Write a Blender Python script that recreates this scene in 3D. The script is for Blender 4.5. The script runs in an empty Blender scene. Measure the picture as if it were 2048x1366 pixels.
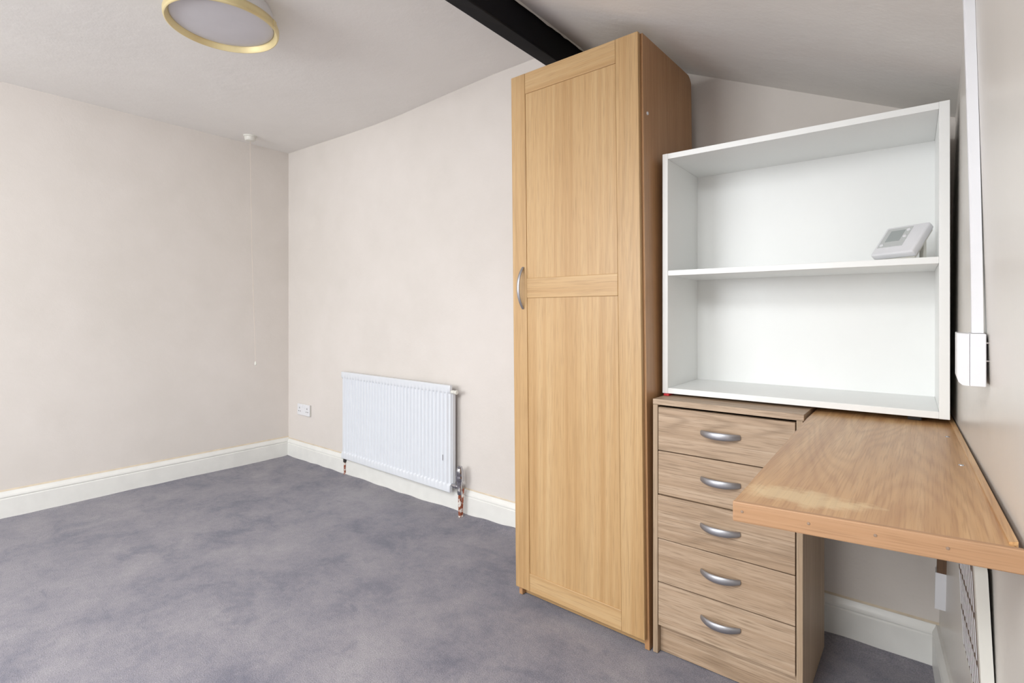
import bpy, bmesh, math, random
from mathutils import Vector, Matrix, noise
random.seed(4)
S = bpy.context.scene
COL = S.collection
R = math.radians

# ------------------------------------------------------------------ camera, world, light, exposure
F_PX, W_PX, H_PX, HORIZON, YAW, EYE = 1045.0, 2048.0, 1366.0, 628.0, 38.6, 1.1
cam_d = bpy.data.cameras.new('camera')
cam_d.sensor_fit = 'HORIZONTAL'; cam_d.sensor_width = 36.0
cam_d.lens = 36.0 * F_PX / W_PX
cam_d.shift_y = -(H_PX / 2 - HORIZON) / W_PX
cam_d.clip_start = 0.01
cam = bpy.data.objects.new('camera', cam_d); COL.objects.link(cam)
cam.location = (0, 0, EYE); cam.rotation_euler = (R(90), 0, R(YAW))
S.camera = cam

world = bpy.data.worlds.new('sky'); S.world = world; world.use_nodes = True
bg = world.node_tree.nodes['Background']
bg.inputs['Color'].default_value = (0.80, 0.90, 1.0, 1); bg.inputs['Strength'].default_value = 1.0

def area(name, loc, rot, sx, sy, power, color):
    d = bpy.data.lights.new(name, 'AREA'); d.shape = 'RECTANGLE'; d.size = sx; d.size_y = sy
    d.energy = power; d.color = color
    o = bpy.data.objects.new(name, d); COL.objects.link(o); o.location = loc; o.rotation_euler = rot
    return o
# daylight through the window of the wall behind the camera
area('window_daylight', (-2.45, -2.87, 1.60), (R(90), 0, 0), 2.20, 1.25, 98, (0.95, 0.98, 1.0))
# daylight through the roof window in the slope, behind and above the camera
area('roof_window_daylight', (-0.628, -0.85, 2.065), (0, R(24.2), 0), 0.66, 1.26, 72, (0.95, 0.98, 1.0))

S.view_settings.view_transform = 'Standard'; S.view_settings.look = 'None'
S.view_settings.gamma = 1.0; S.view_settings.use_curve_mapping = False
S.view_settings.exposure = 0.22

# ------------------------------------------------------------------ materials
def lin(c):
    return tuple((v / 255 / 12.92) if v / 255 <= 0.04045 else ((v / 255 + 0.055) / 1.055) ** 2.4 for v in c) + (1,)

class NT:
    def __init__(self, name, rough=0.5, metal=0.0, spec=0.5):
        self.m = bpy.data.materials.new(name); self.m.use_nodes = True
        self.t = self.m.node_tree; self.b = self.t.nodes['Principled BSDF']
        self.b.inputs['Roughness'].default_value = rough; self.b.inputs['Metallic'].default_value = metal
        self.b.inputs['Specular IOR Level'].default_value = spec
    def n(self, typ, **kw):
        x = self.t.nodes.new(typ)
        for k, v in kw.items():
            if hasattr(x, k): setattr(x, k, v)
            else: x.inputs[k.replace('_', ' ')].default_value = v
        return x
    def l(self, a, b): self.t.links.new(a, b)
    def coord(self, scale=(1, 1, 1), rand=False, rot=(0, 0, 0)):
        tc = self.n('ShaderNodeTexCoord'); mp = self.n('ShaderNodeMapping')
        mp.inputs['Scale'].default_value = scale; mp.inputs['Rotation'].default_value = rot
        src = tc.outputs['Object']
        if rand:
            oi = self.n('ShaderNodeObjectInfo'); ad = self.n('ShaderNodeVectorMath', operation='MULTIPLY_ADD')
            ad.inputs[1].default_value = (3.1, 7.3, 5.7)
            self.l(oi.outputs['Random'], ad.inputs[0]); self.l(src, ad.inputs[2]); src = ad.outputs[0]
        self.l(src, mp.inputs['Vector']); return mp.outputs['Vector']
    def noise(self, vec, scale, detail=3, rough=0.5, dist=0.0):
        x = self.n('ShaderNodeTexNoise'); x.inputs['Scale'].default_value = scale
        x.inputs['Detail'].default_value = detail; x.inputs['Roughness'].default_value = rough
        x.inputs['Distortion'].default_value = dist
        self.l(vec, x.inputs['Vector']); return x.outputs['Fac']
    def math(self, op, a, b=None, c=None):
        x = self.n('ShaderNodeMath', operation=op)
        for i, v in enumerate((a, b, c)):
            if v is None: continue
            if isinstance(v, (int, float)): x.inputs[i].default_value = v
            else: self.l(v, x.inputs[i])
        return x.outputs[0]
    def ramp(self, fac, stops):
        x = self.n('ShaderNodeValToRGB'); e = x.color_ramp.elements
        while len(e) < len(stops): e.new(0.5)
        for el, (p, c) in zip(e, stops): el.position = p; el.color = c
        self.l(fac, x.inputs['Fac']); return x.outputs['Color']
    def mix(self, fac, a, b, mode='MIX'):
        x = self.n('ShaderNodeMix', data_type='RGBA', blend_type=mode)
        for i, v in ((0, fac), (6, a), (7, b)):
            if isinstance(v, (int, float, tuple)): x.inputs[i].default_value = v
            else: self.l(v, x.inputs[i])
        return x.outputs[2]
    def bump(self, h, strength, dist):
        x = self.n('ShaderNodeBump'); x.inputs['Strength'].default_value = strength
        x.inputs['Distance'].default_value = dist
        self.l(h, x.inputs['Height']); self.l(x.outputs['Normal'], self.b.inputs['Normal'])
    def color(self, c):
        if isinstance(c, tuple): self.b.inputs['Base Color'].default_value = c
        else: self.l(c, self.b.inputs['Base Color'])

def plain(name, rgb, rough=0.5, metal=0.0, var=0.04, scale=14, spec=0.5):
    k = NT(name, rough, metal, spec); c = lin(rgb)
    n = k.noise(k.coord(), scale, 4)
    lo = tuple(v * (1 - var) for v in c[:3]) + (1,); hi = tuple(min(1, v * (1 + var)) for v in c[:3]) + (1,)
    k.color(k.ramp(n, [(0.3, lo), (0.7, hi)])); return k.m

def plaster(name, a, b, rough=0.75, bump=0.25, spec=0.3):
    k = NT(name, rough, 0, spec); v = k.coord()
    big = k.noise(v, 1.1, 3, 0.55); fine = k.noise(v, 120, 3, 0.6); mid = k.noise(v, 7, 4, 0.55)
    k.color(k.ramp(k.math('MULTIPLY_ADD', mid, 0.25, k.math('MULTIPLY', big, 0.75)), [(0.36, lin(a)), (0.64, lin(b))]))
    k.bump(k.math('ADD', k.math('MULTIPLY', mid, 1.0), k.math('MULTIPLY', fine, 0.12)), bump, 0.012)
    return k.m

def wood(name, axis, light, mid, dark, rough=0.42, ring=7.0, ringamt=0.35, pore=0.5, freq=1.0, spec=0.4):
    k = NT(name, rough, 0, spec)
    def sc(across, along):
        s = [across * freq] * 3; s[axis] = along * freq; return tuple(s)
    base = k.noise(k.coord(sc(4.2, 0.40), True), 1.0, 2, 0.35, 0.1)
    wob = k.noise(k.coord(sc(40, 4.0), True), 1.0, 2, 0.5)
    ph = k.math('MULTIPLY', k.math('MULTIPLY_ADD', wob, 0.012, base), ring * 18.0)
    rings = k.math('POWER', k.math('MULTIPLY_ADD', k.math('SINE', ph), 0.5, 0.5), 4.0)
    patch = k.ramp(k.noise(k.coord(sc(6, 0.5), True), 1.0, 2), [(0.46, (0, 0, 0, 1)), (0.60, (1, 1, 1, 1))])
    rings = k.math('MULTIPLY', rings, patch)
    pores = k.noise(k.coord(sc(330, 9.0), True), 1.0, 2, 0.6)
    pores = k.ramp(pores, [(0.50, (0, 0, 0, 1)), (0.68, (1, 1, 1, 1))])
    bands = k.noise(k.coord(sc(60, 0.8), True), 1.0, 3, 0.55); soft = k.noise(k.coord(sc(9, 0.6), True), 1.0, 2, 0.5)
    tone = k.math('ADD', k.math('MULTIPLY', bands, 0.6), k.math('MULTIPLY', soft, 0.4))
    c = k.ramp(tone, [(0.34, lin(dark)), (0.5, lin(mid)), (0.66, lin(light))])
    c = k.mix(k.math('MULTIPLY', rings, ringamt), c, lin(tuple(x * 0.84 for x in dark)))
    c = k.mix(k.math('MULTIPLY', pores, pore), c, lin(tuple(x * 0.84 for x in dark)))
    k.color(c); k.bump(pores, 0.05, -0.001)
    return k.m

M = {}
M['wall'] = plaster('cream_wall_paint', (213, 206, 199), (221, 214, 208))
M['wall_gloss'] = plaster('cream_sheen_wall_paint', (216, 211, 204), (223, 218, 211), rough=0.3, bump=0.12, spec=0.5)
M['ceiling'] = plaster('off_white_ceiling_paint', (233, 230, 226), (239, 236, 232), bump=0.3)
M['slope'] = M['ceiling']
M['skirting'] = plain('white_gloss_paint', (230, 229, 224), 0.38, var=0.03)
M['white_board'] = plain('white_melamine', (242, 243, 241), 0.35, var=0.012, scale=5)
M['radiator'] = plain('white_radiator_enamel', (219, 222, 227), 0.3, var=0.01)
M['plastic'] = plain('white_plastic', (228, 228, 231), 0.35, var=0.012)
M['old_plastic'] = plain('aged_white_plastic', (222, 220, 212), 0.4, var=0.03)
M['grey_plastic'] = plain('grey_plastic', (196, 199, 198), 0.4, var=0.02)
M['screen'] = plain('grey_lcd', (164, 170, 169), 0.2, var=0.02)
M['chrome'] = plain('chrome', (190, 190, 195), 0.14, 1.0, var=0.03)
M['satin'] = plain('satin_nickel', (178, 178, 182), 0.48, 1.0, var=0.03)
M['gold'] = plain('brass_trim', (224, 207, 158), 0.35, 0.3, var=0.06)
M['opal'] = plain('opal_diffuser', (205, 203, 208), 0.35, var=0.02)
M['beam'] = plain('black_painted_timber', (13, 13, 19), 0.6, var=0.25, scale=9, spec=0.2)
M['red'] = plain('red_plastic', (196, 28, 40), 0.4)
M['dark'] = plain('dark_rubber', (46, 42, 40), 0.6)
M['backing'] = plain('shaded_grille_backing', (118, 106, 98), 0.7, var=0.08)  # shade between the vent slats, put into the colour
M['cord'] = plain('faded_cord', (214, 202, 190), 0.7)
M['caulk'] = plain('yellowed_caulk', (212, 198, 176), 0.7, var=0.1, scale=20)
M['nail'] = plain('dull_nail', (150, 128, 110), 0.5, 0.3)
M['gap'] = plain('dark_gap', (60, 54, 50), 0.8)
M['ward_v'] = wood('honey_oak_veneer', 2, (197, 165, 122), (189, 154, 109), (178, 141, 96), 0.38, 5.0, 0.22, 0.42)
M['ward_h'] = wood('honey_oak_veneer_rail', 0, (197, 165, 122), (189, 154, 109), (178, 141, 96), 0.38, 5.0, 0.22, 0.42)
M['ward_side'] = wood('honey_oak_side_shaded', 2, (188, 146, 106), (180, 137, 97), (169, 125, 86), 0.36, 4.0, 0.15, 0.35)  # door oak made darker, the side's shade put into the colour
M['chest_h'] = wood('pale_oak_foil', 0, (190, 167, 143), (177, 152, 127), (160, 134, 108), 0.5, 7.0, 0.45, 0.8, 1.25)
M['chest_v'] = wood('pale_oak_foil_upright', 2, (184, 162, 138), (173, 150, 125), (160, 136, 110), 0.5, 5.0, 0.22, 0.55, 1.25)

# desk top: oak veneer with a pale scuffed patch at the front edge
def desk_mat():
    k = NT('worn_oak_desktop', 0.36)
    v1 = k.coord((6.0, 0.9, 6.0)); v2 = k.coord((330, 9, 330)); v3 = k.coord((45, 1.0, 45))
    base = k.noise(v1, 1.0, 2, 0.4, 0.3)
    rings = k.math('POWER', k.math('MULTIPLY_ADD', k.math('SINE', k.math('MULTIPLY', base, 120.0)), 0.5, 0.5), 1.6)
    pores = k.ramp(k.noise(v2, 1.0, 2, 0.6), [(0.48, (0, 0, 0, 1)), (0.68, (1, 1, 1, 1))]); bands = k.noise(v3, 1.0, 3)
    c = k.ramp(k.math('ADD', k.math('MULTIPLY', bands, 0.65), k.math('MULTIPLY', base, 0.35)),
               [(0.34, lin((176, 130, 84))), (0.5, lin((195, 152, 104))), (0.66, lin((210, 172, 126)))])
    c = k.mix(k.math('MULTIPLY', rings, 0.28), c, lin((156, 108, 66)))
    c = k.mix(k.math('MULTIPLY', pores, 0.5), c, lin((156, 110, 66)))
    # worn patch, shaped by noise around a fixed place of the top
    tc = k.n('ShaderNodeTexCoord'); mp = k.n('ShaderNodeMapping')
    mp.inputs['Location'].default_value = (0.152 / 0.10, -0.905 / 0.045, 0); mp.inputs['Scale'].default_value = (1 / 0.10, 1 / 0.045, 0)
    k.l(tc.outputs['Object'], mp.inputs['Vector'])
    ln = k.n('ShaderNodeVectorMath', operation='LENGTH'); k.l(mp.outputs[0], ln.inputs[0])
    wob = k.noise(k.coord((1, 1, 1)), 30, 5, 0.65)
    d = k.math('ADD', ln.outputs['Value'], k.math('MULTIPLY_ADD', wob, 2.2, -1.1))
    patch = k.ramp(d, [(0.45, (1, 1, 1, 1)), (1.0, (0, 0, 0, 1))])
    c = k.mix(k.math('MULTIPLY', patch, 0.5), c, lin((222, 200, 155)))
    k.color(c); k.bump(pores, 0.05, 0.002); return k.m
M['desk'] = desk_mat()
M['lip'] = wood('orange_pine_lipping', 0, (180, 143, 110), (170, 131, 97), (157, 117, 83), 0.5, 3.0, 0.2, 0.4)
M['batten'] = wood('brown_batten', 2, (120, 92, 70), (108, 82, 60), (94, 70, 50), 0.6)

def carpet_mat():
    k = NT('blue_grey_carpet', 0.95, 0, 0.1); v = k.coord()
    big = k.noise(v, 1.7, 4, 0.6, 0.4); mid = k.noise(v, 6.0, 5, 0.65, 0.3); fine = k.noise(v, 260, 2, 0.7)
    mot = k.noise(v, 38, 4, 0.7); t = k.math('ADD', k.math('MULTIPLY', big, 0.45), k.math('ADD', k.math('MULTIPLY', mid, 0.33), k.math('MULTIPLY', mot, 0.22)))
    c = k.ramp(t, [(0.38, lin((111, 110, 122))), (0.47, lin((130, 127, 136))), (0.54, lin((141, 137, 144))), (0.62, lin((151, 147, 152)))])
    # darker trodden stains
    st = k.noise(k.coord((1.0, 1.6, 1)), 3.1, 5, 0.7, 0.6)
    c = k.mix(k.ramp(st, [(0.54, (0, 0, 0, 1)), (0.68, (0.45, 0.45, 0.45, 1))]), c, lin((92, 94, 110)))
    sp = k.ramp(fine, [(0.25, (0.62, 0.62, 0.62, 1)), (0.75, (1.3, 1.3, 1.3, 1))])
    k.color(k.mix(1.0, c, sp, 'MULTIPLY')); k.bump(fine, 0.6, 0.004)
    k.b.inputs['Sheen Weight'].default_value = 0.15
    return k.m
M['carpet'] = carpet_mat()

def copper_mat():
    k = NT('copper_pipe_flaking_paint', 0.4); n = k.noise(k.coord(), 55, 4, 0.6)
    k.color(k.ramp(n, [(0.50, lin((142, 74, 48))), (0.56, lin((222, 215, 208)))])); return k.m
M['copper'] = copper_mat()

def rad_chip():
    return M['dark']

# ------------------------------------------------------------------ mesh helpers
def box(bm, x0, x1, y0, y1, z0, z1, bev=0.0, seg=2):
    r = bmesh.ops.create_cube(bm, size=1.0); vs = r['verts']
    for v in vs:
        v.co = Vector(((x0 + x1) / 2 + v.co.x * (x1 - x0), (y0 + y1) / 2 + v.co.y * (y1 - y0), (z0 + z1) / 2 + v.co.z * (z1 - z0)))
    if bev > 0:
        es = {e for v in vs for e in v.link_edges}
        bmesh.ops.bevel(bm, geom=list(es), offset=bev, segments=seg, affect='EDGES', profile=0.5)
    return bm

def lathe(bm, prof, n=32, M4=None, cap=True):
    rings = []
    for r, z in prof:
        rings.append([bm.verts.new((r * math.cos(2 * math.pi * i / n), r * math.sin(2 * math.pi * i / n), z)) for i in range(n)])
    for a, b in zip(rings, rings[1:]):
        for i in range(n): bm.faces.new((a[i], a[(i + 1) % n], b[(i + 1) % n], b[i]))
    if cap: bm.faces.new(rings[0][::-1]); bm.faces.new(rings[-1])
    if M4 is not None: bmesh.ops.transform(bm, matrix=M4, verts=[v for r in rings for v in r])
    return bm

def sweep(bm, pts, side, hw, ht, n=12):
    """tapered bar: pts path, side = fixed width direction, hw/ht half width and half thickness per point"""
    rings = []
    for i, p in enumerate(pts):
        t = (pts[min(i + 1, len(pts) - 1)] - pts[max(i - 1, 0)]).normalized()
        s = Vector(side); nrm = t.cross(s).normalized()
        rings.append([bm.verts.new(p + s * (hw[i] * math.cos(2 * math.pi * j / n)) + nrm * (ht[i] * math.sin(2 * math.pi * j / n))) for j in range(n)])
    for a, b in zip(rings, rings[1:]):
        for j in range(n): bm.faces.new((a[j], a[(j + 1) % n], b[(j + 1) % n], b[j]))
    bm.faces.new(rings[0][::-1]); bm.faces.new(rings[-1]); return bm

def tube(bm, pts, r, n=12):
    pts = [Vector(p) for p in pts]; rings = []
    for i, p in enumerate(pts):
        t = (pts[min(i + 1, len(pts) - 1)] - pts[max(i - 1, 0)]).normalized()
        a = t.orthogonal().normalized() if i == 0 else (a - t * a.dot(t)).normalized()
        b = t.cross(a)
        rr = r[i] if isinstance(r, (list, tuple)) else r
        rings.append([bm.verts.new(p + a * rr * math.cos(2 * math.pi * j / n) + b * rr * math.sin(2 * math.pi * j / n)) for j in range(n)])
    for a_, b_ in zip(rings, rings[1:]):
        for j in range(n): bm.faces.new((a_[j], a_[(j + 1) % n], b_[(j + 1) % n], b_[j]))
    bm.faces.new(rings[0][::-1]); bm.faces.new(rings[-1]); return bm

def extrude_profile(bm, prof, path):
    """prof: list of (u, z) outline, path: list of functions mapping (u, z) to a point"""
    rings = [[bm.verts.new(fn(u, z)) for u, z in prof] for fn in path]
    n = len(prof)
    for a, b in zip(rings, rings[1:]):
        for i in range(n): bm.faces.new((a[i], a[(i + 1) % n], b[(i + 1) % n], b[i]))
    bm.faces.new(rings[0][::-1]); bm.faces.new(rings[-1]); return bm

def obj(name, bm, mat, parent=None, smooth=None, loc=None):
    bmesh.ops.recalc_face_normals(bm, faces=bm.faces)
    me = bpy.data.meshes.new(name); bm.to_mesh(me); bm.free()
    me.materials.append(M[mat] if isinstance(mat, str) else mat)
    if smooth is not None:
        for p in me.polygons: p.use_smooth = True
        me.set_sharp_from_angle(angle=R(smooth))
    o = bpy.data.objects.new(name, me); COL.objects.link(o)
    if parent: o.parent = parent
    if loc: o.location = loc
    return o

def tag(o, label, cat, group=None):
    o['label'] = label; o['category'] = cat
    if group: o['group'] = group
    return o

def thing(name, label, cat, loc=(0, 0, 0), rotz=0.0, group=None):
    o = bpy.data.objects.new(name, None); COL.objects.link(o); o.empty_display_size = 0.1
    o.location = loc; o.rotation_euler = (0, 0, rotz)
    return tag(o, label, cat, group)

def struct(o, label):
    o['kind'] = 'structure'; o['label'] = label; return o

def NB(): return bmesh.new()

# ------------------------------------------------------------------ room shell
XA, YB, YD = -3.90, 2.095, -2.80
def XC(y, z):
    far = 0.020 + 0.025 * z; near = 0.124 - 0.040 * z
    return far + (2.1 - max(y, 0.9)) / 1.2 * (near - far) + max(0.0, 0.9 - y) * 0.03
CEIL = [(-4.05, 2.352), (-3.9, 2.350), (-3.5, 2.341), (-3.1, 2.331), (-2.8, 2.328), (-2.57, 2.331), (-2.13, 2.353), (-1.8, 2.365), (-1.56, 2.367), (-1.24, 2.367)]
SL0, SL1 = (-1.24, 2.287), (0.32, 1.585)
def slope_z(x): return SL0[1] + (x - SL0[0]) * (SL1[1] - SL0[1]) / (SL1[0] - SL0[0])
def ceil_z(x):
    for (a, za), (b, zb) in zip(CEIL, CEIL[1:]):
        if a <= x <= b: return za + (zb - za) * (x - a) / (b - a)
    return slope_z(x)

bm = NB()                                                     # carpeted floor, edge lifting unevenly at the skirting
nx, ny = 150, 150
def fz(x, y):
    e = max(0.0, 1 - min(YB - 0.022 - y, 9) / 0.05) if y < YB else 1
    e2 = max(0.0, 1 - (x - XA - 0.02) / 0.05)
    w = noise.noise(Vector((x * 2.3, y * 1.2, 0))) * 0.6 + noise.noise(Vector((x * 7, y * 7, 3))) * 0.35 + 0.35
    return max(0, max(e, e2 * 0.5)) * max(0, w) * 0.02
ys = [YD + (2.04 - YD) * j / ny for j in range(ny + 1)] + [2.055, 2.067, 2.078, 2.11]
xs = [-3.96, -3.885, -3.87, -3.85] + [-3.84 + (0.36 + 3.84) * i / nx for i in range(nx + 1)]
g = [[bm.verts.new((x, y, fz(x, y))) for x in xs] for y in ys]
for a, b in zip(g, g[1:]):
    for i in range(len(xs) - 1): bm.faces.new((a[i], a[i + 1], b[i + 1], b[i]))
struct(obj('floor', bm, 'carpet', smooth=60), 'worn blue-grey carpet with darker trodden patches')

bm = NB(); box(bm, XA - 0.12, XA, YD - 0.1, YB + 0.12, -0.05, 2.5)
struct(obj('wall_left', bm, 'wall'), 'long cream wall left of the corner')
bm = NB()                                                     # back wall as one gable-shaped slab
pr = [(XA - 0.1, -0.05), (0.4, -0.05), (0.4, 1.9), (-1.2, 2.5), (XA - 0.1, 2.5)]
f0 = [bm.verts.new((x, YB, z)) for x, z in pr]; f1 = [bm.verts.new((x, YB + 0.12, z)) for x, z in pr]
bm.faces.new(f0); bm.faces.new(f1[::-1])
for i in range(5): bm.faces.new((f0[i], f1[i], f1[(i + 1) % 5], f0[(i + 1) % 5]))
struct(obj('wall_back', bm, 'wall'), 'cream gable wall behind radiator and wardrobe')
bm = NB()                                                     # low side wall, slightly out of plumb
yy = [YD - 0.1 + (YB + 0.1 - YD + 0.1) * j / 40 for j in range(41)]; zz = [-0.05 + 1.9 * k / 20 for k in range(21)]
g0 = [[bm.verts.new((XC(y, z), y, z)) for y in yy] for z in zz]
g1 = [[bm.verts.new((XC(y, z) + 0.12, y, z)) for y in yy] for z in zz]
for k in range(20):
    for j in range(40):
        bm.faces.new((g0[k][j], g0[k][j + 1], g0[k + 1][j + 1], g0[k + 1][j])); bm.faces.new((g1[k][j], g1[k + 1][j], g1[k + 1][j + 1], g1[k][j + 1]))
for k in range(20):
    for j in (0, 40): bm.faces.new((g0[k][j], g0[k + 1][j], g1[k + 1][j], g1[k][j]))
for j in range(40):
    for k in (0, 20): bm.faces.new((g0[k][j], g0[k][j + 1], g1[k][j + 1], g1[k][j]))
struct(obj('wall_right', bm, 'wall_gloss', smooth=30), 'low cream wall with a slight sheen at the right')
WX0, WX1, WZ0, WZ1 = -3.55, -1.35, 0.95, 2.22                # window opening behind the camera
bm = NB()
box(bm, XA - 0.1, WX0, YD - 0.12, YD, -0.05, 2.5); box(bm, WX1, 0.4, YD - 0.12, YD, -0.05, 2.3)
box(bm, WX0, WX1, YD - 0.12, YD, -0.05, WZ0); box(bm, WX0, WX1, YD - 0.12, YD, WZ1, 2.5)
struct(obj('wall_front', bm, 'wall'), 'cream wall with window behind the camera')
bm = NB()                                                     # ceiling: flat part, then slope down to the low wall
cs = CEIL + [SL0]
lo = [[bm.verts.new((x, y, z)) for x, z in cs] for y in (YD - 0.1, YB + 0.1)]
hi = [[bm.verts.new((x, y, z + 0.12)) for x, z in cs] for y in (YD - 0.1, YB + 0.1)]
for i in range(len(cs) - 1):
    bm.faces.new((lo[0][i], lo[0][i + 1], lo[1][i + 1], lo[1][i])); bm.faces.new((hi[0][i], hi[1][i], hi[1][i + 1], hi[0][i + 1]))
    for r in (0, 1): bm.faces.new((lo[r][i], lo[r][i + 1], hi[r][i + 1], hi[r][i]))
for i in (0, len(cs) - 1): bm.faces.new((lo[0][i], lo[1][i], hi[1][i], hi[0][i]))
KX0, KX1, KY0, KY1 = -1.00, -0.30, -1.50, -0.20               # roof window opening in the slope
def slab(x0, x1, y0, y1):
    v = [[bm.verts.new((x, y, slope_z(x) + t)) for x, y in ((x0, y0), (x1, y0), (x1, y1), (x0, y1))] for t in (0, 0.12)]
    bm.faces.new(v[0]); bm.faces.new(v[1][::-1])
    for i in range(4): bm.faces.new((v[0][i], v[0][(i + 1) % 4], v[1][(i + 1) % 4], v[1][i]))
slab(SL0[0], SL1[0], KY1, YB + 0.1); slab(SL0[0], SL1[0], YD - 0.1, KY0); slab(SL0[0], KX0, KY0, KY1); slab(KX1, SL1[0], KY0, KY1)
ceiling = struct(obj('ceiling', bm, 'ceiling', smooth=12), 'off-white ceiling, flat at left and sloping at right')

# ragged plaster edge where the slope meets the beam
bm = NB(); prev = None
for j in range(161):
    y = YD + (YB - YD) * j / 160
    w = 0.007 + 0.010 * abs(noise.noise(Vector((0, y * 9, 2)))) + 0.010 * max(0, noise.noise(Vector((4, y * 23, 2))))
    x0 = -1.201; q = [(x0, slope_z(x0) + 0.004), (x0 + 0.004, slope_z(x0) - w), (x0 + w * 1.3, slope_z(x0 + w * 1.3) + 0.002)]
    cur = [bm.verts.new((a, y, b)) for a, b in q]
    if prev:
        for i in range(3): bm.faces.new((prev[i], prev[(i + 1) % 3], cur[(i + 1) % 3], cur[i]))
    prev = cur
obj('plaster_edge', bm, 'skirting', ceiling)

bm = NB()                                                     # dark roof timber
prev = None
for j in range(41):
    y = YD + (YB - YD) * j / 40
    d = lambda s: 0.004 * noise.noise(Vector((s * 5.0, y * 2.2, s)))
    q = [(-1.272 + d(1), 2.152 + d(2)), (-1.204 + d(3), 2.152 + d(4)), (-1.200, 2.46), (-1.270 + d(5), 2.46)]
    cur = [bm.verts.new((a, y, b)) for a, b in q]
    if prev:
        for i in range(4): bm.faces.new((prev[i], prev[(i + 1) % 4], cur[(i + 1) % 4], cur[i]))
    else: bm.faces.new(cur)
    prev = cur
bm.faces.new(prev[::-1])
beam = obj('ceiling_beam', bm, 'beam')
bv = beam.modifiers.new('bevel', 'BEVEL'); bv.width = 0.006; bv.segments = 2; bv.limit_method = 'ANGLE'
tag(beam, 'black painted timber beam running along the ceiling above the wardrobe', 'beam')

# skirting boards
PROF = [(0, -0.02), (0.016, -0.02), (0.016, 0.100), (0.0125, 0.104), (0.0125, 0.107), (0.0165, 0.110), (0.0165, 0.117), (0.013, 0.124), (0.009, 0.131), (0.006, 0.139), (0, 0.140)]
bm = NB(); extrude_profile(bm, PROF, [lambda u, z: (XA + u, YD, z * 1.03), lambda u, z: (XA + u, YB, z * 1.03)])
struct(obj('baseboard_left', bm, 'skirting', smooth=40), 'white moulded skirting along the left wall')
bm = NB(); extrude_profile(bm, PROF, [lambda u, z: (XA, YB - u, z * 0.97), lambda u, z: (0.04, YB - u, z * 0.97)])
struct(obj('baseboard_back', bm, 'skirting', smooth=40), 'white moulded skirting along the radiator wall')
bm = NB(); extrude_profile(bm, PROF, [(lambda u, z, y=YD + (YB - YD) * j / 20: (XC(y, 0.07) - u + (0.0 if u > 0 else 0.01), y, z * 0.97)) for j in range(21)])
struct(obj('baseboard_right', bm, 'skirting', smooth=40), 'white moulded skirting along the low right wall')

bm = NB(); extrude_profile(bm, [(0, 0.141), (0.006, 0.1435), (0.0015, 0.1515), (0, 0.1515)], [lambda u, z: (XA + u, YD, z), lambda u, z: (XA + u, YB, z)])
obj('caulk_line', bm, 'caulk', bpy.data.objects['baseboard_left'])
bm = NB(); extrude_profile(bm, [(0, 0.134), (0.006, 0.1355), (0.001, 0.141), (0, 0.141)], [lambda u, z: (XA, YB - u, z), lambda u, z: (0.04, YB - u, z)])
obj('caulk_line', bm, 'caulk', bpy.data.objects['baseboard_back'])

# window behind the camera
bm = NB(); win = None
for a in ((WX0, WX0 + 0.06, WZ0, WZ1), (WX1 - 0.06, WX1, WZ0, WZ1), (WX0 + 0.06, WX1 - 0.06, WZ0, WZ0 + 0.06), (WX0 + 0.06, WX1 - 0.06, WZ1 - 0.06, WZ1), (-2.48, -2.42, WZ0 + 0.06, WZ1 - 0.06)):
    box(bm, a[0], a[1], YD - 0.10, YD - 0.04, a[2], a[3], 0.004)
win = struct(obj('window_1', bm, 'skirting'), 'white framed window in the wall behind the camera')
bm = NB(); box(bm, WX0 - 0.04, WX1 + 0.04, YD - 0.03, YD + 0.10, WZ0 - 0.03, WZ0, 0.006)
obj('window_sill', bm, 'skirting', win)

bm = NB()                                                     # roof window frame set in the slope
def rail_piece(x0, x1, y0, y1):
    v = [[bm.verts.new((x, y, slope_z(x) + t)) for x, y in ((x0, y0), (x1, y0), (x1, y1), (x0, y1))] for t in (0.012, 0.075)]
    bm.faces.new(v[0]); bm.faces.new(v[1][::-1])
    for i in range(4): bm.faces.new((v[0][i], v[0][(i + 1) % 4], v[1][(i + 1) % 4], v[1][i]))
rail_piece(KX0, KX0 + 0.03, KY0, KY1); rail_piece(KX1 - 0.03, KX1, KY0, KY1)
rail_piece(KX0 + 0.03, KX1 - 0.03, KY0, KY0 + 0.03); rail_piece(KX0 + 0.03, KX1 - 0.03, KY1 - 0.03, KY1)
struct(obj('window_2', bm, 'skirting'), 'white framed roof window in the slope behind the camera')

# ------------------------------------------------------------------ wardrobe
w = thing('wardrobe', 'tall narrow honey oak wardrobe with one panelled door under the beam', 'wardrobe', (-1.258, 1.622, 0.003), R(-1.2))
WW, WD, WH, SH = 0.546, 0.425, 2.022, 0.0125
def wsh(o):
    for v in o.data.vertices: v.co.x -= SH * v.co.z
    return o
def wpart(name, mat, parent, *b, bev=0.0015):
    bm = NB(); box(bm, *b, bev); return wsh(obj(name, bm, mat, parent))
wpart('side_panel', 'ward_side', w, 0, 0.016, 0, WD, 0, WH)
bm = NB()                                                     # right side, back top corner cut for the slope
pr = [(0, 0), (WD, 0), (WD, WH - 0.022), (WD - 0.012, WH - 0.009), (WD - 0.028, WH), (0, WH)]
a = [bm.verts.new((WW - 0.016, y, z)) for y, z in pr]; b = [bm.verts.new((WW, y, z)) for y, z in pr]
bm.faces.new(a); bm.faces.new(b[::-1])
for i in range(6): bm.faces.new((a[i], b[i], b[(i + 1) % 6], a[(i + 1) % 6]))
sp = wsh(obj('side_panel', bm, 'ward_side', w))
bm = NB()
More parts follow.
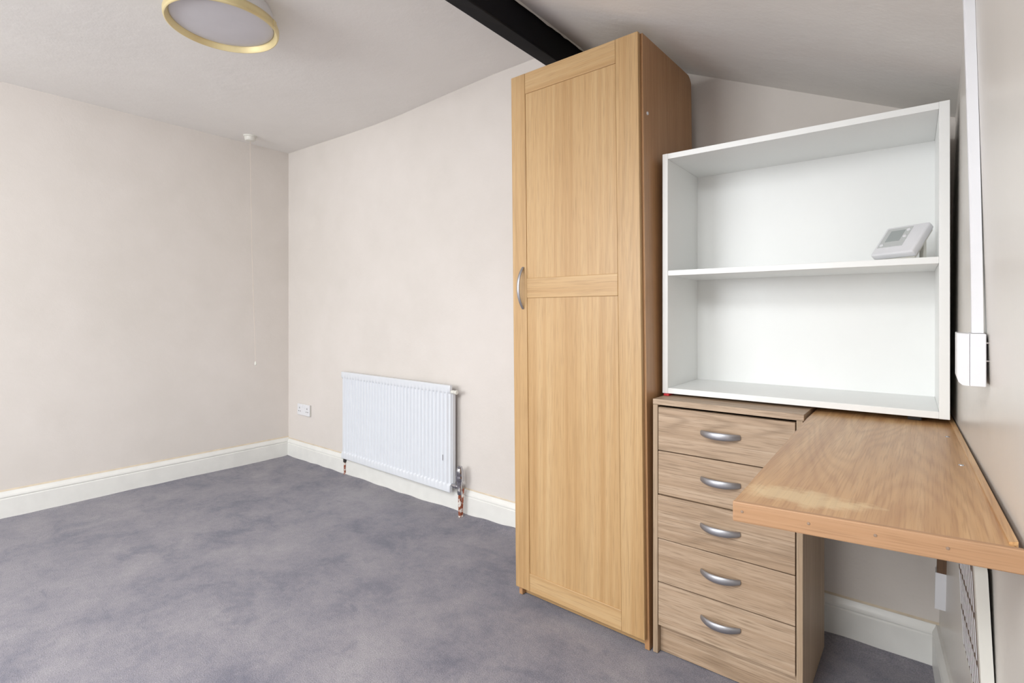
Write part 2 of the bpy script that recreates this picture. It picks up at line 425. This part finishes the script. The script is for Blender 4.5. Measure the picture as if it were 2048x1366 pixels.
for z in (1.765,): lathe(bm, [(0.006, 0), (0.005, 0.003), (0.001, 0.0035)], 14, Matrix.Translation((WW - SH * z, 0.03, z)) @ Matrix.Rotation(R(90), 4, 'Y'))
obj('screw_cap', bm, 'plastic', sp)
wpart('top_panel', 'ward_h', w, 0.016, WW - 0.016, 0.0, WD - 0.03, WH - 0.018, WH - 0.001)
wpart('back_panel', 'ward_side', w, 0.016, WW - 0.016, WD - 0.008, WD, 0.05, WH - 0.07)
wpart('plinth', 'ward_h', w, 0.016, WW - 0.016, 0.022, 0.038, 0, 0.062)
wpart('floor_panel', 'ward_h', w, 0.016, WW - 0.016, 0.002, WD - 0.01, 0.062, 0.078)
door = wpart('door', 'ward_v', w, 0.060, WW - 0.092, -0.0155, -0.004, 0.10, WH - 0.075)
DX0, DX1, DZ0, DZ1 = -0.001, WW - 0.007, 0.037, WH + 0.001
wpart('stile', 'ward_v', door, DX0, 0.067, -0.020, -0.002, DZ0, DZ1, bev=0.0025)
wpart('stile', 'ward_v', door, DX1 - 0.083, DX1, -0.020, -0.002, DZ0, DZ1, bev=0.0025)
for z0, z1 in ((DZ0, 0.106), (1.158, 1.234), (WH - 0.079, DZ1)):
    wpart('rail', 'ward_h', door, 0.0672, DX1 - 0.0832, -0.0195, -0.002, z0, z1, bev=0.0022)
def bow(length, out, hw_mid, hw_end, th, side, along):
    """bow handle running along 'along', standing out towards -y"""
    al = Vector(along); n = 28; pts = []; hw = []; ht = []
    for i in range(n + 1):
        t = -1 + 2 * i / n
        pts.append(al * (t * length / 2) + Vector((0, -1, 0)) * (out * (1 - abs(t) ** 2.2)))
        k = (1 - t * t) ** 0.7; hw.append(hw_end + (hw_mid - hw_end) * k); ht.append(th * (0.8 + 0.35 * k))
    return sweep(NB(), pts, side, hw, ht, 14)
h = obj('handle', bow(0.160, 0.030, 0.0065, 0.005, 0.0035, (1, 0, 0), (0, 0, 1)), 'satin', door, 50)
h.location = (0.0505 - SH * 1.2, -0.0215, 1.197); h['label'] = 'satin nickel bow handle'

# ------------------------------------------------------------------ chest of drawers
CW, CD, CH = 0.432, 0.375, 0.822
c = thing('drawer_chest', 'pale oak chest of five drawers with bow handles beside the wardrobe', 'chest of drawers', (-0.702, 1.614, 0.003), R(0.0))
def part(name, mat, parent, *b, bev=0.0012):
    bm = NB(); box(bm, *b, bev); return obj(name, bm, mat, parent)
part('side_panel', 'chest_v', c, 0, 0.016, 0, CD, 0, CH - 0.0185)
part('side_panel', 'chest_v', c, CW - 0.016, CW, 0, CD, 0, CH - 0.0185)
part('top_panel', 'chest_h', c, 0, CW + 0.003, -0.001, CD, CH - 0.018, CH)
part('back_panel', 'chest_v', c, 0.016, CW - 0.016, CD - 0.006, CD - 0.001, 0.05, CH - 0.02)
part('plinth', 'chest_h', c, 0.0165, CW - 0.0165, 0.022, 0.038, 0, 0.088)
dh = (0.7985 - 0.0925) / 5
for i in range(5):
    z0 = 0.0925 + dh * i
    d = obj('drawer', box(NB(), 0.0185, CW - 0.0185, 0.0, 0.018, 0.0016, dh - 0.0016, 0.0012), 'chest_h', c)
    d.location = (0.0, -0.001 - (0.004 if i == 2 else 0), z0)
    if i == 2: d.rotation_euler = (0, 0, R(0.35))
    b = part('drawer_box', 'chest_v', d, 0.035, CW - 0.035, 0.0185, CD - 0.02, 0.01, dh - 0.03)
    hd = obj('handle', bow(0.113, 0.026, 0.0115, 0.0075, 0.004, (0, 0, 1), (1, 0, 0)), 'satin', d, 50)
    hd.location = (0.213, -0.0015, dh * 0.545)

# ------------------------------------------------------------------ desk top fixed between chest and wall
DZ = 0.818
dk = thing('wall_desk', 'narrow worn oak desk top fixed to the right wall beside the drawers', 'desk', (0, 0, 0))
bm = NB()
def deskR(y): return 0.0813 + (y - 0.871) / 1.199 * (XC(2.07, 0.80) - 0.006 - 0.0813)
out = [(-0.2305, 0.828), (0.0813, 0.871)] + [(deskR(y), y) for y in (1.1, 1.3, 1.5, 1.7, 1.9, 2.07)] + [(-0.262, 2.07), (-0.258, 1.6)]
a = [bm.verts.new((x, y, DZ)) for x, y in out]; b = [bm.verts.new((x, y, DZ - 0.020)) for x, y in out]
n = len(out); bm.faces.new(a); bm.faces.new(b[::-1])
for i in range(n): bm.faces.new((a[i], b[i], b[(i + 1) % n], a[(i + 1) % n]))
obj('desk_top', bm, 'desk', dk)
ang = math.atan2(0.871 - 0.828, 0.0813 + 0.2305); L = math.hypot(0.3118, 0.043) + 0.008
lip = obj('edge_lipping', box(NB(), -0.001, L, -0.009, 0, -0.0285, 0.0015, 0.0018), 'lip', dk)
lip.location = (-0.2305, 0.828, DZ); lip.rotation_euler = (0, 0, ang); lip['label'] = 'orange timber lipping nailed to the front edge'
for x in (0.012, 0.098, 0.175, 0.25):
    bm = NB(); lathe(bm, [(0.0022, 0), (0.0018, 0.0008), (0.0004, 0.001)], 10, Matrix.Translation((x, -0.009, -0.012)) @ Matrix.Rotation(R(90), 4, 'X'))
    obj('nail', bm, 'nail', lip)
for x, y in ((0.047, 1.283), (0.033, 1.56)):
    bm = NB(); lathe(bm, [(0.0045, 0), (0.004, 0.0012), (0.0008, 0.0018)], 12, Matrix.Translation((x, y, DZ)))
    obj('screw', bm, 'chrome', dk)
bm = NB()                                                      # thin timber upstand at the wall
pts = [(deskR(y) + 0.004, y) for y in (0.880, 1.1, 1.3, 1.5, 1.7, 1.9, 2.07)]
prev = None
for x, y in pts:
    cur = [bm.verts.new(p) for p in ((x - 0.0085, y, DZ), (x - 0.0085, y, DZ + 0.003), (x, y, DZ + 0.005), (x, y, DZ - 0.02))]
    if prev:
        for i in range(4): bm.faces.new((prev[i], prev[(i + 1) % 4], cur[(i + 1) % 4], cur[i]))
    else: bm.faces.new(cur)
    prev = cur
bm.faces.new(prev[::-1]); obj('wall_strip', bm, 'desk', dk)
bm = NB(); prev = None                                         # support batten under the top
for y in (1.0, 1.2, 1.4, 1.6, 1.8, 2.0):
    x = XC(y, 0.77) - 0.001
    cur = [bm.verts.new(p) for p in ((x - 0.02, y, DZ - 0.020), (x, y, DZ - 0.020), (x, y, DZ - 0.055), (x - 0.02, y, DZ - 0.055))]
    if prev:
        for i in range(4): bm.faces.new((prev[i], prev[(i + 1) % 4], cur[(i + 1) % 4], cur[i]))
    else: bm.faces.new(cur)
    prev = cur
bm.faces.new(prev[::-1]); obj('batten', bm, 'batten', dk)

# ------------------------------------------------------------------ bookcase standing on chest and desk
BW, BD, BH, BT = 0.748, 0.315, 0.808, 0.0185
bc = thing('bookcase', 'white two-tier open bookcase standing on the drawers and desk', 'bookcase', (-0.7065, 1.702, 0.8325), R(1.2))
part('side_panel', 'white_board', bc, 0, BT, 0, BD, 0, BH)
part('side_panel', 'white_board', bc, BW - BT - 0.003, BW, 0, BD, 0, BH)
part('top_panel', 'white_board', bc, BT, BW - BT - 0.003, 0.0003, BD, BH - BT, BH - 0.0003)
part('bottom_panel', 'white_board', bc, BT, BW - BT - 0.003, 0.0003, BD, 0.0003, BT)
SHZ = 0.3965
part('shelf', 'white_board', bc, BT, BW - BT - 0.003, 0.002, BD - 0.006, SHZ, SHZ + 0.0175)
part('back_panel', 'white_board', bc, BT, BW - BT - 0.003, BD - 0.006, BD - 0.001, BT, BH - BT, bev=0)
# small packers under the bookcase
bm = NB(); box(bm, -0.008, 0.010, 0, 0.05, 0, 0.0070, 0.0015)
o = tag(obj('red_wedge', bm, 'red'), 'small red plastic packer under the left foot of the bookcase', 'wedge'); o.location = (-0.692, 1.696, 0.8252)
bm = NB(); box(bm, -0.015, 0.015, 0, 0.05, 0, 0.0140, 0.0015)
o = tag(obj('dark_wedge', bm, 'dark'), 'small dark packer between desk top and right end of the bookcase', 'wedge'); o.location = (-0.03, 1.755, DZ + 0.0002)

# ------------------------------------------------------------------ heating controller on the shelf
tc = thing('heating_controller', 'white heating controller with grey display leaning on the bookcase shelf', 'thermostat', (-0.0837, 1.757, 0.8325 + SHZ + 0.0178), R(-35.2))
tilt = R(-39)                                                 # leaning back
Tm = Matrix.Translation((0, 0, 0.0182)) @ Matrix.Rotation(tilt, 4, 'X')
def cpart(name, mat, parent, b, bev=0.002, sm=None):
    bm = NB(); box(bm, *b, bev, 3); bmesh.ops.transform(bm, matrix=Tm, verts=bm.verts); return obj(name, bm, mat, parent, sm)
body = cpart('case', 'plastic', tc, (-0.0587, 0.0587, 0.0, 0.022, 0.0, 0.105), 0.005, 40)
cpart('back_plate', 'old_plastic', tc, (-0.053, 0.053, 0.022, 0.028, 0.0, 0.100), 0.001)
bez = cpart('display_bezel', 'grey_plastic', body, (-0.050, 0.020, -0.0012, 0.001, 0.026, 0.096), 0.0006)
cpart('screen', 'screen', bez, (-0.036, 0.004, -0.002, 0, 0.045, 0.086), 0.0004)
for x, z in ((0.013, 0.084), (0.013, 0.060), (-0.040, 0.034)):
    bm = NB(); lathe(bm, [(0.005, 0), (0.005, 0.0018), (0.004, 0.0026)], 16, Tm @ Matrix.Translation((x, -0.001, z)) @ Matrix.Rotation(R(90), 4, 'X'))
    obj('button', bm, 'plastic', body, 40)
bm = NB(); box(bm, 0.036, 0.048, 0.058, 0.068, 0.0, 0.056, 0.001); obj('stand', bm, 'old_plastic', tc)
bm = NB(); box(bm, -0.048, -0.036, 0.058, 0.068, 0.0, 0.056, 0.001); obj('stand', bm, 'old_plastic', tc)

# ------------------------------------------------------------------ radiator
RW, RH, RZ = 1.0745, 0.588, 0.120
p0, p1 = Vector((-3.124, 2.050, 0)), Vector((-2.050, 2.020, 0))
ra = thing('radiator', 'white ribbed panel radiator under the empty stretch of wall', 'radiator', (p0.x, p0.y, RZ), math.atan2(p1.y - p0.y, p1.x - p0.x))
bm = NB(); NR = 33; mg = 0.012; pitch = (RW - 2 * mg) / NR
xsr = [0.0, 0.004]; ph = [0, 0]
prow = [(0.0, 0.0), (0.22, 0.06), (0.36, 0.80), (0.44, 1.0), (0.60, 1.0), (0.68, 0.80), (0.82, 0.06)]
for i in range(NR):
    for f_, d_ in prow: xsr.append(mg + pitch * (i + f_)); ph.append(d_)
xsr += [RW - mg, RW - 0.004, RW]; ph += [0, 0, 0]
zsr = [(0.0, 0), (0.004, 0), (0.036, 0), (0.043, 0.35), (0.052, 1), (RH - 0.050, 1), (RH - 0.041, 0.35), (RH - 0.034, 0), (RH - 0.004, 0), (RH, 0)]
g = []
for z, kz in zsr:
    row = []
    for x, kx in zip(xsr, ph):
        edge = 0.004 if (x in (0.0, RW) or z in (0.0, RH)) else 0.0
        y = edge + 0.012 * (1 - kx) * (kz) if kz > 0 else edge
        row.append(bm.verts.new((x, y, z)))
    g.append(row)
for a, b in zip(g, g[1:]):
    for i in range(len(xsr) - 1): bm.faces.new((a[i], a[i + 1], b[i + 1], b[i]))
bd = [e for e in bm.edges if e.is_boundary]                    # fold the rim back
r = bmesh.ops.extrude_edge_only(bm, edges=bd)
for v in r['geom']:
    if isinstance(v, bmesh.types.BMVert): v.co.y = 0.020
fp = obj('front_panel', bm, 'radiator', ra, 38)
bm = NB(); box(bm, 0.236, 0.240, -0.0012, 0.0005, 0, 0.022)
part('back_plate', 'radiator', ra, 0.002, RW - 0.002, 0.010, 0.0195, 0.003, RH - 0.003)
bm.free()
ch = obj('paint_chip', box(NB(), -0.0016, 0.0016, -0.0006, 0.0006, -0.016, 0.016), 'dark', fp); ch.location = (mg + pitch * (NR - 2 + 0.64), 0.0006, 0.185)
part('convector', 'radiator', ra, 0.05, RW + 0.004, 0.020, 0.042, 0.03, RH - 0.03)
for x in (0.16, RW - 0.16):
    part('bracket', 'radiator', ra, x - 0.02, x + 0.02, 0.042, 0.0447 + 0.028 * (x / RW), 0.08, RH - 0.08)
bm = NB(); lathe(bm, [(0.010, 0), (0.010, 0.022), (0.0075, 0.024), (0.0075, 0.030)], 16, Matrix.Translation((RW, 0.018, RH - 0.036)) @ Matrix.Rotation(R(90), 4, 'Y'))
lathe(bm, [(0.011, 0), (0.012, 0.003), (0.012, 0.009), (0.009, 0.012)], 16, Matrix.Translation((RW + 0.030, 0.018, RH - 0.036)) @ Matrix.Rotation(R(90), 4, 'Y'))
o = obj('bleed_valve', bm, 'old_plastic', ra, 40)
VX, VY, VZ = RW + 0.062, 0.018, 0.040                           # thermostatic valve at the right foot
bm = NB()
lathe(bm, [(0.009, 0), (0.009, 0.022), (0.014, 0.023), (0.014, 0.040), (0.010, 0.041), (0.010, 0.062)], 6 * 4, Matrix.Translation((RW - 0.002, VY, VZ)) @ Matrix.Rotation(R(90), 4, 'Y'))
lathe(bm, [(0.012, -0.038), (0.014, -0.030), (0.014, -0.014), (0.013, -0.012), (0.013, 0.016), (0.017, 0.018), (0.017, 0.030), (0.012, 0.031)], 24, Matrix.Translation((VX, VY, VZ)))
tv = obj('valve', bm, 'chrome', ra, 40); tv['label'] = 'chrome thermostatic valve at the lower right'
bm = NB(); lathe(bm, [(0.017, 0.030), (0.022, 0.036), (0.0225, 0.058), (0.020, 0.066), (0.021, 0.069), (0.019, 0.090), (0.016, 0.104), (0.014, 0.106), (0.014, 0.113), (0.009, 0.116), (0.002, 0.117)], 26, Matrix.Translation((VX, VY, VZ)))
obj('valve_head', bm, 'chrome', tv, 40)
bm = NB(); tube(bm, [(VX, VY, VZ - 0.036), (VX + 0.001, VY, -0.06), (VX + 0.002, VY, -0.119)], 0.0095)
o = obj('pipe', bm, 'copper', ra, 50); o['label'] = 'copper pipe with flaking white paint'
bm = NB(); tube(bm, [(VX + 0.016, VY + 0.012, VZ - 0.006), (VX + 0.009, VY + 0.010, -0.06), (VX + 0.008, VY + 0.010, -0.118)], 0.005)
o = obj('pipe', bm, 'copper', ra, 50)
bm = NB(); lathe(bm, [(0.008, 0), (0.012, 0.004), (0.012, 0.03), (0.008, 0.034)], 18, Matrix.Translation((0.008, 0.026, -0.032)))
obj('lockshield', bm, 'dark', ra, 40)
bm = NB(); tube(bm, [(0.006, 0.026, -0.028), (0.006, 0.026, -0.119)], 0.0075)
o = obj('pipe', bm, 'copper', ra, 50)

# ------------------------------------------------------------------ wall socket
so = thing('wall_socket', 'white double wall socket low in the corner left of the radiator', 'socket', (-3.655, YB, 0.383))
part('back_box', 'old_plastic', so, -0.080, 0.080, -0.010, -0.0005, -0.040, 0.040)
pl = part('face_plate', 'plastic', so, -0.084, 0.084, -0.017, -0.0095, -0.042, 0.042, bev=0.003)
for s in (-1, 1):
    part('rocker', 'plastic', pl, s * 0.020 - 0.007, s * 0.020 + 0.007, -0.0205, -0.0165, 0.012, 0.032)
    for dx, dz, wv, hv in ((0, 0.012, 0.003, 0.006), (-0.011, -0.012, 0.004, 0.003), (0.011, -0.012, 0.004, 0.003)):
        part('pin_hole', 'gap', pl, s * 0.052 + dx - wv, s * 0.052 + dx + wv, -0.0173, -0.0165, dz - hv, dz + hv, bev=0)

# ------------------------------------------------------------------ ceiling lamp
LX, LY = -2.222, 0.919; LZ = ceil_z(LX)
la = thing('ceiling_lamp', 'round flush ceiling lamp with opal diffuser and brass rim', 'lamp', (LX, LY, LZ + 0.001))
bm = NB(); lathe(bm, [(0.175, 0.004), (0.182, -0.01), (0.186, -0.060), (0.17, -0.064)], 64); obj('base', bm, 'plastic', la, 40)
bm = NB(); n = 72                                               # rim ring
prof = [(0.186, -0.058), (0.202, -0.062), (0.2065, -0.076), (0.2055, -0.092), (0.2025, -0.099), (0.1985, -0.100), (0.1945, -0.094), (0.187, -0.078), (0.182, -0.070)]
rings = [[bm.verts.new((r_ * math.cos(2 * math.pi * i / n), r_ * math.sin(2 * math.pi * i / n), z_)) for i in range(n)] for r_, z_ in prof]
for k in range(len(prof)):
    a, b = rings[k], rings[(k + 1) % len(prof)]
    for i in range(n): bm.faces.new((a[i], a[(i + 1) % n], b[(i + 1) % n], b[i]))
obj('rim', bm, 'gold', la, 60)
bm = NB(); lathe(bm, [(0.186, -0.066)] + [(0.186 * math.cos(t * math.pi / 2 / 10), -0.076 - 0.016 * math.sin(t * math.pi / 2 / 10)) for t in range(0, 10)] + [(0.004, -0.092)], 64)
obj('diffuser', bm, 'opal', la, 50)
for k, an in enumerate((40,)):
    bm = NB(); box(bm, 0.200, 0.2080, -0.012, 0.012, -0.096, -0.066, 0.0015); o = obj('clip', bm, 'gold', la); o.rotation_euler = (0, 0, R(an))

# ------------------------------------------------------------------ pull cord switch
PX, PY = -3.712, 1.713; PZ = ceil_z(PX)
ps = thing('pull_switch', 'cream ceiling pull switch with long cord near the corner', 'switch', (PX, PY, PZ + 0.001))
bm = NB(); lathe(bm, [(0.043, 0), (0.043, -0.010), (0.036, -0.013), (0.034, -0.030), (0.028, -0.036), (0.004, -0.038)], 32); obj('switch_body', bm, 'old_plastic', ps, 40)
sw = math.radians(0.3)
bm = NB(); tube(bm, [(0, 0, -0.036), (0.010, 0.008, -0.8), (0.030, 0.024, -1.58)], 0.0016, 8); obj('cord', bm, 'cord', ps, 60)
bm = NB(); lathe(bm, [(0.002, 0.022), (0.005, 0.018), (0.0075, 0.004), (0.007, -0.004), (0.003, -0.007)], 16, Matrix.Translation((0.030, 0.024, -1.60))); obj('cord_pull', bm, 'old_plastic', ps, 50)

# ------------------------------------------------------------------ conduit and junction box on right wall
BXY = 1.13
jb = thing('junction_box', 'white square junction box on the right wall below the conduit', 'junction box', (0, 0, 0))
bx1 = XC(BXY, 1.02) - 0.004; bx0 = bx1 - 0.036
bm = NB(); box(bm, bx0 + 0.016, bx1, BXY, BXY + 0.080, 0.982, 1.068, 0.0015); obj('back_box', bm, 'plastic', jb)
bm = NB()                                                      # cover with rounded lower front edge
pr = [(bx0 + 0.0155, 1.0675), (bx0, 1.0685), (bx0, 0.995), (bx0 + 0.002, 0.988), (bx0 + 0.007, 0.9835), (bx0 + 0.0155, 0.9825)]
a = [bm.verts.new((x, BXY + 0.0004, z)) for x, z in pr]; b = [bm.verts.new((x, BXY + 0.0796, z)) for x, z in pr]
bm.faces.new(a); bm.faces.new(b[::-1])
for i in range(6): bm.faces.new((a[i], b[i], b[(i + 1) % 6], a[(i + 1) % 6]))
obj('cover', bm, 'plastic', jb)
for z in (1.053, 1.024):
    bm = NB(); tube(bm, [(bx1 - 0.001, BXY + 0.006, z), (XC(BXY, z) + 0.002, BXY + 0.006, z)], 0.0015, 8); obj('screw', bm, 'chrome', jb)
cd = NB(); prev = None
ct = 1.70
for k in range(31):
    z = 1.0686 + (ct - 1.0686) * k / 30; y = BXY + 0.022
    x1 = XC(y, z) - 0.0002 - (0.004 * (1 - k / 30) ** 3); x0 = x1 - 0.0145
    z = min(z, slope_z(x0) - 0.001) if k == 30 else z
    cur = [cd.verts.new((x, yy_, z)) for x, yy_ in ((x0 + 0.002, y), (x1, y), (x1, y + 0.024), (x0 + 0.002, y + 0.024), (x0, y + 0.022), (x0, y + 0.002))]
    if prev:
        for i in range(6): cd.faces.new((prev[i], prev[(i + 1) % 6], cur[(i + 1) % 6], cur[i]))
    else: cd.faces.new(cur)
    prev = cur
cd.faces.new(prev[::-1])
tag(obj('cable_conduit', cd, 'plastic', smooth=30), 'white plastic cable trunking running up the right wall to the ceiling', 'conduit')

# ------------------------------------------------------------------ under the desk: vent and bracket
ve = thing('wall_vent', 'white louvred ventilation grille on the right wall under the desk', 'vent', (0, 0, 0))
VY0, VY1, VZ0, VZ1 = 1.18, 1.46, 0.40, 0.682
sl = (XC(VY1, 0.55) - XC(VY0, 0.55)) / (VY1 - VY0)
rotv = math.atan2(-(XC(VY1, 0.55) - XC(VY0, 0.55)), VY1 - VY0)
ve.location = (XC(VY0, 0.56) - 0.001, VY0, VZ0); ve.rotation_euler = (0, -0.045, rotv)
VL, VH = VY1 - VY0, VZ1 - VZ0
bm = NB(); n = 6; rr = 0.022; pr = []
for cx_, cz_, a0 in ((VL - rr, VH - rr, 0), (rr, VH - rr, 90), (rr, rr, 180), (VL - rr, rr, 270)):
    for i in range(n + 1): t = R(a0 + 90 * i / n); pr.append((cx_ + rr * math.cos(t), cz_ + rr * math.sin(t)))
a = [bm.verts.new((-0.013, y, z)) for y, z in pr]; b = [bm.verts.new((0.004, y, z)) for y, z in pr]
bm.faces.new(a); bm.faces.new(b[::-1])
for i in range(len(pr)): bm.faces.new((a[i], b[i], b[(i + 1) % len(pr)], a[(i + 1) % len(pr)]))
obj('plate', bm, 'old_plastic', ve, 40)
bm = NB(); box(bm, -0.0138, -0.012, 0.020, VL - 0.020, 0.014, VH - 0.014, 0.0006); obj('grille_backing', bm, 'backing', ve)  # added panel, its dark colour stands in for shade behind the slats
slat = None
for row in range(3):
    for k in range(9):
        y = 0.032 + k * (VL - 0.064) / 8; z0 = 0.020 + row * 0.082
        if slat is None: slat = obj('slat', box(NB(), -0.0008, 0, -0.0045, 0.0045, 0, 0.070), 'plastic', ve); o = slat
        else: o = slat.copy(); COL.objects.link(o); o.parent = ve
        o.location = (-0.0137, y, z0)
br = thing('wall_bracket', 'slim white-ended timber bracket on the right wall below the desk', 'bracket', (0, 0, 0))
by = 1.95
for nm, mt, za, zb, dx in (('upright', 'batten', 0.351, DZ - 0.056, 0.0), ('end_cap', 'plastic', 0.246, 0.351, 0.003)):
    bm = NB(); x1 = XC(by, (za + zb) / 2) + 0.001
    v = []
    for z in (za, zb):
        xx = XC(by, z) + 0.0005
        v.append([bm.verts.new(p) for p in ((xx - 0.022 - dx, by, z), (xx, by, z), (xx, by + 0.045, z), (xx - 0.022 - dx, by + 0.045, z))])
    bm.faces.new(v[0][::-1]); bm.faces.new(v[1])
    for i in range(4): bm.faces.new((v[0][i], v[0][(i + 1) % 4], v[1][(i + 1) % 4], v[1][i]))
    obj(nm, bm, mt, br)
